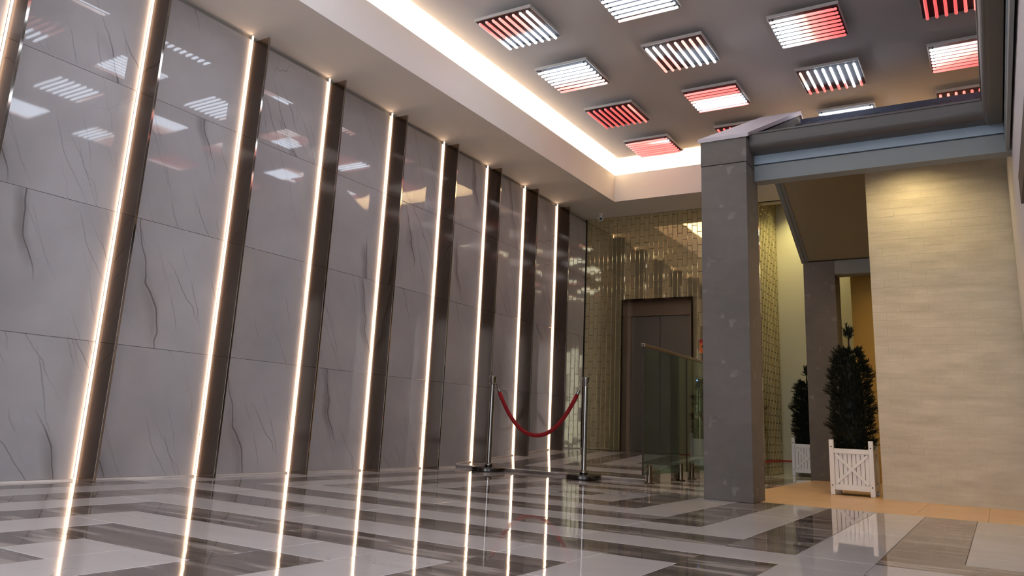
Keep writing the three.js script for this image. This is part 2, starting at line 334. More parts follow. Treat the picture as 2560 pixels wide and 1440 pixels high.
// ---------------------------------------------------------------- mirror tile wall with the lift
const ELX0 = -4.666, ELX1 = -3.574, ELY = 2.40, LY = 0.2;
function mirrorTile(a, b) { const g = bevelPlate(a, b, 0.006, 0.004); g.rotateX(Math.PI / 2); return g; }
{
  const w = struct('wall_back', 'wall of narrow upright bronze mirror tiles laid in staggered columns', 'wall');
  part('backing', bx(-5.6, ELX0, 0, HC, ZB - 0.2, ZB - 0.006), M.mirrorBack, w);
  part('backing', bx(ELX1, -2.635, 0, HC, ZB - 0.2, ZB - 0.006), M.mirrorBack, w);
  part('backing', bx(ELX0, ELX1, ELY, HC, ZB - 0.2, ZB - 0.006), M.mirrorBack, w);
  part('backing', bx(-2.62, 4.4, HS, HC, ZB - 0.2, ZB - 0.006), M.paint, w);
  const P = 0.074, T = 0.197, rest = []; let made = 0; const list = [];
  for (let i = 0; ; i++) {
    const x0 = WX + i * P, x1 = x0 + P; if (x1 > -2.615) break;
    for (let j = -1; j < 20; j++) {
      let y0 = LY + j * T + (i % 2 ? T / 2 : 0), y1 = y0 + T; const lo = x0 > RAMPX - 0.05 ? 0 : LY + 0.002;
      y0 = Math.max(lo, y0); y1 = Math.min(HS - 0.002, y1); if (y1 - y0 < 0.02) continue;
      let parts = [[x0, x1, y0, y1]];
      if (x1 > ELX0 && x0 < ELX1 && y0 < ELY) {
        parts = [];
        if (y1 > ELY + 0.01) { parts.push([x0, x1, ELY, y1]); y1 = ELY; }
        { if (x0 < ELX0 - 0.01) parts.push([x0, ELX0, y0, y1]); if (x1 > ELX1 + 0.01) parts.push([ELX1, x1, y0, y1]); }
      }
      for (const q of parts) if (q[3] - q[2] > 0.012) list.push(q);
    }
  }
  list.sort((a, b) => (a[0] > -3.42) - (b[0] > -3.42) || (b[3] - b[2]) * (b[1] - b[0]) - (a[3] - a[2]) * (a[1] - a[0]) > 0 ? 1 : -1);
  list.sort((a, b) => (a[0] > -3.42 ? 1 : 0) - (b[0] > -3.42 ? 1 : 0));
  for (const [x0, x1, y0, y1] of list) {
    const g = mirrorTile(x1 - x0 - 0.002, y1 - y0 - 0.002), m = new THREE.Mesh(g, M.mirror);
    m.position.set((x0 + x1) / 2, (y0 + y1) / 2, ZB + 0.0); m.rotation.set(rr(-1, 1) * 0.0035, rr(-1, 1) * 0.0035, 0); m.name = 'mirror_tile';
    if (made < 300) { w.add(shade(m)); made++; } else { m.updateMatrix(); g.applyMatrix4(m.matrix); rest.push(g); }
  }
  if (rest.length) part('mirror_tiles', mergeGeometries(rest), M.mirror, w).userData.kind = 'stuff';

  // lift doorway
  const d = struct('door_1', 'dark bronze two-leaf lift door recessed in the mirror tile wall', 'lift door');
  const zr = ZB - 0.2;
  part('jamb', bx(ELX0, ELX0 + 0.022, LY, ELY, zr, ZB + 0.012), M.bronzeGloss, d);
  part('jamb', bx(ELX1 - 0.022, ELX1, LY, ELY, zr, ZB + 0.012), M.bronzeGloss, d);
  part('jamb_return', bx(ELX0 + 0.022, ELX0 + 0.08, LY, 2.17, zr - 0.02, zr + 0.03), M.bronze, d);
  part('jamb_return', bx(ELX1 - 0.1, ELX1 - 0.022, LY, 2.17, zr - 0.02, zr + 0.03), M.bronze, d);
  part('head_trim', bx(ELX0 + 0.022, ELX1 - 0.022, ELY - 0.022, ELY, zr, ZB + 0.012), M.bronzeGloss, d);
  part('header_panel', bx(ELX0 + 0.022, ELX1 - 0.022, 2.17, ELY - 0.022, zr - 0.02, zr + 0.04), M.bronze, d);
  part('door_leaf', bx(-4.587, -4.144, LY + 0.004, 2.168, zr - 0.04, zr - 0.005), M.doorLeaf, d);
  part('door_leaf', bx(-4.136, -3.674, LY + 0.004, 2.168, zr - 0.04, zr - 0.005), M.doorLeaf, d);
  part('shaft_back', bx(ELX0, ELX1, LY, ELY, zr - 0.08, zr - 0.045), M.black, d);
  part('sill', bx(ELX0, ELX1, 0.0, LY + 0.003, zr - 0.06, ZB - 0.001), M.steelDark, d);
}
// call button and warning sticker on the mirror tiles
{
  const p = thing('call_button_panel', 'slim steel call panel with blue lit button beside the lift', 'call panel', [-3.512, 1.2, ZB + 0.004]);
  part('plate', new RoundedBoxGeometry(0.055, 0.16, 0.012, 2, 0.004).translate(0, 0, 0.006), M.steelDark, p);
  part('button', cyl(0.011, 0.011, 0.004, 16).rotateX(Math.PI / 2).translate(0, 0.015, 0.013), std({ color: 0x99bbff, emissive: 0x88aaff, emissiveIntensity: 2.5 }), p);
  part('button', cyl(0.011, 0.011, 0.004, 16).rotateX(Math.PI / 2).translate(0, -0.03, 0.013), M.black, p);
  const c = document.createElement('canvas'); c.width = 96; c.height = 192; const g = c.getContext('2d');
  g.fillStyle = '#e0701c'; g.fillRect(0, 0, 96, 192); g.fillStyle = '#b5161a'; g.fillRect(0, 0, 96, 54); g.fillStyle = '#7c0d10'; g.fillRect(30, 10, 36, 32);
  g.fillStyle = '#2a1008'; g.beginPath(); g.moveTo(48, 66); g.quadraticCurveTo(80, 100, 60, 122); g.quadraticCurveTo(48, 134, 36, 122); g.quadraticCurveTo(18, 100, 48, 66); g.fill();
  g.fillStyle = '#c95a12'; for (let k = 0; k < 4; k++) g.fillRect(16, 144 + k * 10, 64, 4);
  const t = new THREE.CanvasTexture(c); t.colorSpace = THREE.SRGBColorSpace;
  const s = thing('warning_sticker', 'orange and red warning sticker on the mirror tiles beside the lift', 'sticker', [-3.43, 1.69, ZB + 0.006]);
  part('print', new THREE.BoxGeometry(0.095, 0.19, 0.002), std({ map: t, roughness: 0.5 }), s);
}
// security camera under the soffit
{
  const k = thing('security_camera', 'small white security camera under the soffit corner', 'camera', [-4.92, HS, -10.45]);
  part('mount', cyl(0.035, 0.035, 0.018, 24).translate(0, -0.009, 0), M.whitePlastic, k);
  part('stalk', cyl(0.012, 0.012, 0.04, 12).translate(0, -0.035, 0), M.whitePlastic, k);
  const b = part('housing', cyl(0.036, 0.033, 0.11, 24).rotateX(Math.PI / 2), M.whitePlastic, k, [0, -0.08, 0.01]); b.rotation.set(0.3, 0.4, 0);
  part('lens', cyl(0.026, 0.026, 0.01, 20).rotateX(Math.PI / 2).translate(0, 0, 0.056), M.black, b);
}

// ---------------------------------------------------------------- recess right of the lift
const RX = -2.62, RZ = -11.75;
{
  const s = struct('wall_recess_side', 'side wall of the recess clad in narrow mirror tiles', 'wall');
  part('backing', bx(RX - 0.3, RX - 0.006, 0, HC, RZ, ZB - 0.006), M.mirrorBack, s);
  const P = 0.088, T = 0.197, gs = [];
  for (let i = 0; i < 12; i++) for (let j = -1; j < 22; j++) {
    const z0 = RZ + i * P, z1 = Math.min(ZB + 0.004, z0 + P); let y0 = j * T + (i % 2 ? T / 2 : 0), y1 = Math.min(HC - 0.01, y0 + T); y0 = Math.max(0, y0);
    if (y1 - y0 < 0.02 || z1 - z0 < 0.01) continue;
    const g = mirrorTile(z1 - z0 - 0.014, y1 - y0 - 0.008); g.rotateY(Math.PI / 2);
    part('mirror_tile', g, M.mirror, s, [RX, (y0 + y1) / 2, (z0 + z1) / 2]);
  }
  struct('wall_recess_back', 'plain cream wall at the back of the recess', 'wall', bx(RX - 0.3, 4.4, 0, HC, -12.2, RZ), M.cream);
  const t = struct('trim_1', 'thin red line running low along the recess walls', 'trim');
  part('red_line', bx(RX + 0.001, -1.5, 0.165, 0.185, RZ + 0.001, RZ + 0.008), M.red, t);
  part('red_line', bx(RX + 0.001, RX + 0.008, 0.165, 0.185, RZ + 0.01, ZB), M.red, t);
  struct('wall_porch_back', 'dim golden painted wall behind the porch', 'wall', bx(-1.507, 1.3, 0, 3.2, -11.1, -10.9), M.gold);
}
function downlight(name, label, pos, target, color, intensity, angle) {
  const k = thing(name, label, 'downlight', pos);
  part('housing', new THREE.LatheGeometry([[0.0, 0.09], [0.05, 0.09], [0.05, 0.0], [0.044, 0.0], [0.04, 0.05], [0, 0.05]].map(([x, y]) => new THREE.Vector2(x, y)), 24), M.whitePlastic, k);
  part('lamp', cyl(0.036, 0.036, 0.008, 20).translate(0, 0.04, 0), std({ color: 0xffffff, emissive: color, emissiveIntensity: 6 }), k);
  const s = new THREE.SpotLight(color, intensity, 0, angle, 1, 2); s.position.set(pos[0], pos[1] - 0.05, pos[2]); s.target.position.set(...target); s.castShadow = true; s.shadow.radius = 1.8; scene.add(s); scene.add(s.target);
  return k;
}
downlight('recess_downlight', 'small downlight high above the recess behind the porch', [-2.15, 4.23, -11.3], [-2.4, 1.0, -11.7], new THREE.Color().setRGB(1, 0.88, 0.42), LIGHT.recess, 0.75);

// ---------------------------------------------------------------- ceiling light panels
{
  const K = 7, ramp = [[0, [0.42, 0.015, 0.025]], [0.3, [0.95, 0.09, 0.08]], [0.55, [1.4, 0.32, 0.26]], [0.75, [2.5, 1.3, 1.1]], [0.88, [4.6, 4.2, 4.2]], [1, [5.4, 6.0, 7.0]]];
  const colr = (t) => { t = Math.max(0, Math.min(1, t)); for (let i = 1; i < ramp.length; i++) if (t <= ramp[i][0]) { const [a, ca] = ramp[i - 1], [b, cb] = ramp[i], f = (t - a) / (b - a); return ca.map((v, q) => v + (cb[q] - v) * f); } return ramp[5][1]; };
  const enc = (v) => { v = Math.max(0, Math.min(1, v)); return Math.round(255 * (v <= 0.0031308 ? v * 12.92 : 1.055 * Math.pow(v, 1 / 2.4) - 0.055)); };
  // s: 0..1 along a tube (tubes along x: left to right; tubes along z: near to far), r: tube 0..7 (across: near to far, or left to right)
  const look = {
    a: (s, r) => 0.5 + (r > 5 ? 0.2 : 0) + r * 0.012 + (s > 0.72 - r * 0.02 ? 0.5 : s > 0.6 ? 0.12 : 0) - (r < 2 && s < 0.3 ? 0.12 : 0),
    b: (s, r) => (r < 4 ? 1 - (s < 0.15 ? 0.12 : 0) : r === 4 ? 0.85 : 0.6 - (r - 5) * 0.05 + s * 0.2),
    c: (s, r) => 0.12 + (r > 4 ? (r - 4) * 0.11 : 0) + (r > 6 && s < 0.4 ? 0.12 : 0) - s * 0.05,
    d: (s, r) => (r === 1 ? 0.45 + Math.max(0, s - 0.35) * 0.7 : r === 0 ? 0.5 : 0.42 + 0.05 * Math.sin(r * 3 + s * 4)),
    e: (s, r) => (r < 3 ? (s < 0.45 ? 0.85 : 0.58) : r < 5 ? (s < 0.4 ? 0.72 : s > 0.8 && r < 4 ? 0.6 : 0.95) : (s < 0.4 ? 0.62 : 1)),
    f: (s, r) => [0.46, 0.4, 0.44, 0.68, 0.98, 1, 0.96, 0.46][r] - (r < 3 ? s * 0.08 : 0),
    g: (s, r) => (s < 0.3 ? (r > 1 && r < 6 ? 1 : 0.85) : s < 0.55 ? 0.85 - (s - 0.3) * 1.1 : 0.55 - (s - 0.55) * 0.75),
    h: (s, r) => (r === 0 ? (s < 0.45 ? 0.62 : s < 0.75 ? 0.9 : 0.35) : s > 0.72 - (7 - r) * 0.0 ? (r === 6 ? 0.95 : 0.35) : (r < 2 ? 0.8 : 1)),
    i: (s, r) => (r === 7 ? 0.68 + s * 0.2 : 1),
    j: (s, r) => 0.86 - s * 0.3 - Math.max(0, r - 2) * 0.07,
    k: (s, r) => 0.16 + (r > 3 ? (r - 3) * 0.16 : 0),
    m: (s, r) => 0.45 + 0.1 * Math.sin(r + s * 5),
    n: (s, r) => (s > 0.5 ? 1 : 0.55),
    o: (s, r) => (r < 5 ? 0.95 : 0.4),
    q: (s, r) => 0.2 + 0.05 * r,
  };
  const mats = {};
  const matFor = (id) => mats[id] || (mats[id] = (() => {
    const W = 32, d = new Uint8Array(W * 8 * 4);
    for (let r = 0; r < 8; r++) for (let i = 0; i < W; i++) { const c = colr(look[id](i / (W - 1), r)); for (let q = 0; q < 3; q++) d[(r * W + i) * 4 + q] = enc(c[q] / K); d[(r * W + i) * 4 + 3] = 255; }
    const t = new THREE.DataTexture(d, W, 8); t.magFilter = THREE.LinearFilter; t.minFilter = THREE.LinearFilter; t.colorSpace = THREE.SRGBColorSpace; t.needsUpdate = true;
    return std({ color: 0xd8d8d8, roughness: 0.4, emissive: 0xffffff, emissiveMap: t, emissiveIntensity: LIGHT.tubes });
  })());
  const SZ = 0.62, TL = 0.585, TR = 0.0135, PITCH = 0.0745;
  const tubeGeo = []; for (let r = 0; r < 8; r++) {          // along local x, uv.x along the tube, uv.y fixed to its row
    const g = new THREE.CapsuleGeometry(TR, TL - 2 * TR, 2, 8); g.rotateZ(-Math.PI / 2);
    const p = g.attributes.position, uv = g.attributes.uv; for (let i = 0; i < p.count; i++) uv.setXY(i, Math.max(0.02, Math.min(0.98, p.getX(i) / TL + 0.5)), (r + 0.5) / 8);
    tubeGeo.push(g);
  }
  const plateGeo = new RoundedBoxGeometry(SZ, 0.03, SZ, 1, 0.003).translate(0, 0.055, 0);
  const plateShadeGeo = bx(-SZ / 2 + 0.012, SZ / 2 - 0.012, 0.0385, 0.0405, -SZ / 2 + 0.012, SZ / 2 - 0.012);  // added sheet under the plate, carries the painted shade of the gaps
  const clipGeo = new RoundedBoxGeometry(0.014, 0.024, 0.026, 1, 0.003), rodGeo = cyl(0.004, 0.004, HC - 4.2 - 0.06, 8);
  const boxGeo = new RoundedBoxGeometry(0.05, 0.04, 0.05, 1, 0.004);
  const cols = [-3.67, -2.445, -1.217, 0.01], rows = [-9.39, -8.2, -7.0, -5.83, -4.65, -3.46, -2.27, -1.08];
  const inView = {
    '0,3': ['a', 'square ceiling light with red tubes ending white, beside the cove along the marble wall'], '0,2': ['b', 'square ceiling light with white and a few pink tubes, beside the marble wall cove'],
    '0,1': ['c', 'square ceiling light with dim dark red tubes beside the cove along the marble wall'], '0,0': ['d', 'square ceiling light with red tubes in the cove corner near the mirror wall'],
    '1,2': ['e', 'square ceiling light with pinkish white tubes pointing at the mirror wall'], '1,1': ['f', 'square ceiling light with red tubes and three white ones in the middle of the ceiling'],
    '1,3': ['i', 'square ceiling light with bluish white tubes and one pink tube'], '2,2': ['g', 'square ceiling light with tubes fading from white to dark red'],
    '2,1': ['h', 'square ceiling light with white tubes ending in red above the porch ridge'], '3,1': ['j', 'square ceiling light with tubes grading from white to red, partly behind the side gutter'],
    '3,2': ['k', 'square ceiling light with separate dark red tubes, cut by the side gutter'], '1,0': ['q', 'dim red ceiling light half hidden behind the porch coping'],
    '2,0': ['o', 'ceiling light of which only the plate edge shows over the porch slates'], '3,0': ['m', 'ceiling light showing red tube ends over the porch slates'],
  };
  const out = ['n', 'i', 'b', 'i', 'a', 'i', 'o', 'i'];
  let n = 0;
  cols.forEach((x, ci) => rows.forEach((z, ri) => {
    const v = inView[`${ci},${ri}`], id = v ? v[0] : out[(n++ * 3 + ci) % 8];
    const alongX = (ci + ri) % 2 === 0;
    const f = thing('ceiling_light', v ? v[1] : 'square ceiling light of eight red and white tubes nearer the entrance', 'ceiling light', [x, 4.2, z], v ? 'square tube lights under the tray ceiling' : 'square tube lights nearer the entrance');
    const pl = part('plate', plateGeo, M.plate, f);
    part('plate_shade', plateShadeGeo, M.plateShade, pl);
    for (let r = 0; r < 8; r++) {
      const o = (r - 3.5) * PITCH, m = part('tube', tubeGeo[r], matFor(id), f, alongX ? [0, 0.018, -o] : [o, 0.018, 0]);
      if (!alongX) m.rotation.y = Math.PI / 2;             // local +x -> world -z (near to far)
      if (v) for (const e of [-1, 1]) part('clip', clipGeo, M.clip, m, [e * (TL / 2 - 0.03), 0.016, 0]);
    }
    if (v) {
      for (const [a, b] of [[-0.18, 0.1], [0.18, 0.1], [-0.18, -0.2], [0.18, -0.2]]) part('hanger_rod', rodGeo, M.steelDark, f, [a, 0.07 + (HC - 4.2 - 0.07) / 2, b]);
      part('driver_box', boxGeo, M.black, f, [0.03, 0.09, 0.05]);
    }
    else part('hanger_rod', rodGeo, M.steelDark, f, [0, 0.07 + (HC - 4.2 - 0.07) / 2, 0]);
    area(new THREE.Color().setRGB(1, 0.9, 0.95), LIGHT.tubePanel, 0.58, 0.58, [x, 4.196, z], [x, 0, z]).rotation.set(-Math.PI / 2, 0, 0);
  }));
}

// ---------------------------------------------------------------- porch: columns, roof, beams
{
  const c1 = thing('stone_column', 'grey stone porch column with upper block and coping on top', 'column', [-1.815, 0, -6.43]);
  const blk = (w, h, d, y) => uvm(new RoundedBoxGeometry(w, h, d, 1, 0.004).translate(0, y + h / 2, 0), rr(0, 2), rr(0, 2));
  part('shaft', blk(0.385, 2.734, 0.36, 0), M.stone, c1);
  part('upper_block', blk(0.393, 0.218, 0.368, 2.737), M.stone, c1);
  const c2 = thing('stone_column', 'brownish stone column at the back of the porch beside the second potted conifer', 'column', [-1.823, 0, -10.68]);
  part('shaft', blk(0.385, 2.75, 0.36, 0), M.stone, c2);

  const r = thing('porch_roof', 'small gabled porch roof with dark slates, stone coping, grey gutter and beams', 'roof', [0, 0, 0]);
  const ZR = -8.55, top = (z) => 2.985 + 0.468 * (-6.24 - z), rear = (z) => top(2 * ZR - z), und = (z) => 2.761 + 0.492 * (z + 10.51), undF = (z) => und(2 * -8.5 - z);
  // coping, front and rear slope
  part('coping', extrudeX([[-6.235, top(-6.235) - 0.032], [-6.235, top(-6.235)], [ZR, top(ZR)], [ZR, top(ZR) - 0.05]], -2.032, -1.602), M.coping, r);
  part('coping', extrudeX([[ZR - 0.002, top(ZR) - 0.05], [ZR - 0.002, top(ZR)], [-10.86, rear(-10.86)], [-10.86, rear(-10.86) - 0.05]], -2.032, -1.602), M.coping, r);
  // parapet under the coping
  part('parapet', extrudeX([[-6.62, top(-6.62) - 0.06], [ZR, top(ZR) - 0.055], [ZR, undF(ZR) + 0.0], [-6.62, undF(-6.62)]], -2.012, -1.62), M.stone, r);
  part('parapet', extrudeX([[ZR - 0.002, top(ZR) - 0.055], [-10.85, rear(-10.85) - 0.055], [-10.85, und(-10.85) + 0.02], [-10.5, und(-10.5)], [ZR - 0.002, und(ZR)]], -2.012, -1.62), M.stone, r);
  // deck and underside
  part('deck', extrudeX([[-6.562, top(-6.562) - 0.17], [ZR, top(ZR) - 0.17], [ZR, undF(ZR) + 0.02], [-6.562, undF(-6.562) + 0.02]], -1.615, 1.25), M.under, r);
  part('deck', extrudeX([[ZR - 0.002, top(ZR) - 0.17], [-10.86, rear(-10.86) - 0.14], [-10.86, und(-10.86) + 0.02], [ZR - 0.002, und(ZR) + 0.02]], -1.615, 1.25), M.under, r);
  part('ceiling_board', extrudeX([[ZR, und(ZR)], [ZR, und(ZR) + 0.02], [-10.5, und(-10.5) + 0.02], [-10.5, und(-10.5)]], -2.012, 0.25), M.under, r);
  part('rake_trim', extrudeX([[ZR, und(ZR) - 0.03], [ZR, und(ZR) + 0.05], [-10.5, und(-10.5) + 0.05], [-10.5, und(-10.5) - 0.03]], -2.032, -1.985), M.lintel, r);
  part('rake_trim', extrudeX([[ZR, und(ZR) - 0.014], [ZR, und(ZR)], [-10.5, und(-10.5)], [-10.5, und(-10.5) - 0.014]], -1.985, -1.945), M.lintel, r);
  // slates, individually
  const ang = Math.atan(0.468), sg = new RoundedBoxGeometry(0.206, 0.014, 0.32, 1, 0.003);
  for (let row = 0; row < 9; row++) for (let k = 0; k < 9; k++) {
    const z = -6.5 - row * 0.235 - rr(0, 0.012), x = -1.5 + k * 0.209 + (row % 2 ? 0.08 : 0); if (x > 0.33) continue;
    const m = part('slate', sg, (row + k) % 3 ? M.shingle : M.shingle2, r, [x, top(z) - 0.15 + rr(0, 0.004), z]); m.rotation.x = ang - 0.035;
  }
  part('ridge_cap', bx(-1.6, 0.35, top(ZR) - 0.18, top(ZR) - 0.125, ZR - 0.06, ZR + 0.06), M.shingle, r);
  // front gutter, fascia, beam
  const gp = [[-6.33, 3.0], [-6.33, 2.93]]; for (let a = 0; a <= 8; a++) { const t = a / 8 * Math.PI / 2; gp.push([-6.405 + 0.075 * Math.cos(t), 2.93 - 0.07 * Math.sin(t)]); }
  gp.push([-6.5, 2.86], [-6.5, 2.99], [-6.488, 2.99], [-6.488, 2.872], [-6.405, 2.872]);
  for (let a = 7; a >= 0; a--) { const t = a / 8 * Math.PI / 2; gp.push([-6.405 + 0.063 * Math.cos(t), 2.93 - 0.058 * Math.sin(t)]); } gp.push([-6.342, 3.0]);
  const gut = part('gutter', extrudeX(gp, -1.618, 0.2), M.gutter, r);
  part('rolled_lip', cyl(0.011, 0.011, 1.7, 12).rotateZ(Math.PI / 2).translate(-0.77, 3.0, -6.333), M.gutter, gut);
  part('fascia_board', bx(-1.62, 0.212, 2.782, 2.94, -6.56, -6.5), M.fascia, r);
  part('front_beam', bx(-1.62, 0.254, 2.632, 2.77, -6.63, -6.5), M.lintel, r);
  part('beam_spacer', bx(-1.62, 0.23, 2.77, 2.782, -6.6, -6.535), M.lintel, r);
  part('rear_beam', bx(-1.63, 1.2, 2.57, 2.75, -10.72, -10.5), M.lintel, r);
  // the wing's eave that comes towards the camera on the right
  const e = thing('wing_eave', 'dark rounded gutter and grey fascia of the side wing running overhead', 'gutter', [0, 0, 0]);
  const zExt = (g) => { const q = g; const m = new THREE.Matrix4().set(0, 0, -1, 0, 0, 1, 0, 0, 1, 0, 0, 0, 0, 0, 0, 1); q.applyMatrix4(m); return q; };
  // profile in (x, y) drawn along z
  const ep = [[0.088, 3.0], [0.088, 2.88]]; for (let a = 1; a <= 6; a++) { const t = a / 6 * Math.PI / 2; ep.push([0.13 - 0.042 * Math.cos(t), 2.88 - 0.06 * Math.sin(t)]); }
  ep.push([0.205, 2.82], [0.205, 3.0], [0.193, 3.0], [0.193, 2.832], [0.13, 2.832]); for (let a = 5; a >= 0; a--) { const t = a / 6 * Math.PI / 2; ep.push([0.13 - 0.031 * Math.cos(t), 2.88 - 0.049 * Math.sin(t)]); } ep.push([0.099, 3.0]);
  const sh = new THREE.Shape(ep.map(([x, y]) => new THREE.Vector2(x, y)));
  const eg = new THREE.ExtrudeGeometry(sh, { depth: 5.0, bevelEnabled: false }); eg.translate(0, 0, -6.4);
  part('gutter', eg, M.gutter, e);
  part('rolled_lip', cyl(0.01, 0.01, 4.9, 12).rotateX(Math.PI / 2).translate(0.09, 3.0, -3.88), M.steelDark, e);
  part('fascia_board', bx(0.214, 0.235, 2.64, 2.96, -6.49, -1.4), M.lintel, e);
  part('fascia_bead', bx(0.208, 0.215, 2.72, 2.732, -6.49, -1.4), M.fascia, e);
  part('roof_slab', (() => { const s = new THREE.Shape([[0.2, 3.0], [1.4, 3.56], [1.4, 3.48], [0.2, 2.92]].map(([x, y]) => new THREE.Vector2(x, y))); const g = new THREE.ExtrudeGeometry(s, { depth: 5.0, bevelEnabled: false }); g.translate(0, 0, -6.4); return g; })(), M.shingle, e);
  struct('wall_right', 'pale rendered side wall of the porch wing', 'wall', bx(0.25, 0.42, 0, 2.93, -7.9, -1.6), M.wing);
  const b = thing('wall_rail', 'dark wooden rail fixed along the pale side wall', 'rail', [0.25, 1.9, -3.68]);
  part('rail', new RoundedBoxGeometry(0.03, 0.17, 3.2, 1, 0.004).translate(-0.015, 0.085, 0), M.darkWood, b);
}
// ---------------------------------------------------------------- painted brick wall of the porch
{
  const w = struct('wall_porch', 'cream painted brick wall in the porch under a warm downlight', 'wall');
  const Z = -7.96, xl = -0.92, xr = 0.249, BH = 0.0765, BW = 0.235;
  part('mortar', bx(xl + 0.003, xr, 0, 3.3, Z - 0.2, Z - 0.004), M.mortar, w);
  part('wall_end', bx(xr, 1.3, 0, 3.3, Z - 0.2, Z), M.mortar, w);
  
  for (let j = 0; j * BH < 3.26; j++) for (let x = xl - (j % 2 ? BW / 2 : 0); x < xr; x += BW) {
    const a = Math.max(xl, x), b = Math.min(xr, x + BW); if (b - a < 0.03) continue;
            const g = bevelPlate(b - a - 0.0004, BH - 0.0004, 0.03, 0.0007); g.rotateX(Math.PI / 2); uvm(g, (a + b) / 2, (j + 0.5) * BH);
    const m = part('brick', g, M.brick, w, [(a + b) / 2, (j + 0.5) * BH, Z + rr(-0.0003, 0.0003)]); m.rotation.set(rr(-1, 1) * 0.005, rr(-1, 1) * 0.001, 0);
  }
  downlight('porch_downlight', 'small downlight under the porch roof close to the painted brick wall', [-0.53, 3.22, -7.5], [-0.53, 0, -7.56], new THREE.Color().setRGB(1, 0.75, 0.36), LIGHT.brick, 1.3);
  downlight('front_downlight', 'small downlight under the porch roof just behind the front beam', [-0.75, 2.98, -6.82], [-0.8, 0, -6.8], new THREE.Color().setRGB(1, 0.62, 0.22), LIGHT.flood, 0.95);
}

downlight('rear_downlight', 'small downlight under the rear slope of the porch roof', [-0.7, 2.98, -9.75], [-0.8, 0, -9.9], new THREE.Color().setRGB(1, 0.75, 0.36), 3.5, 1.2);

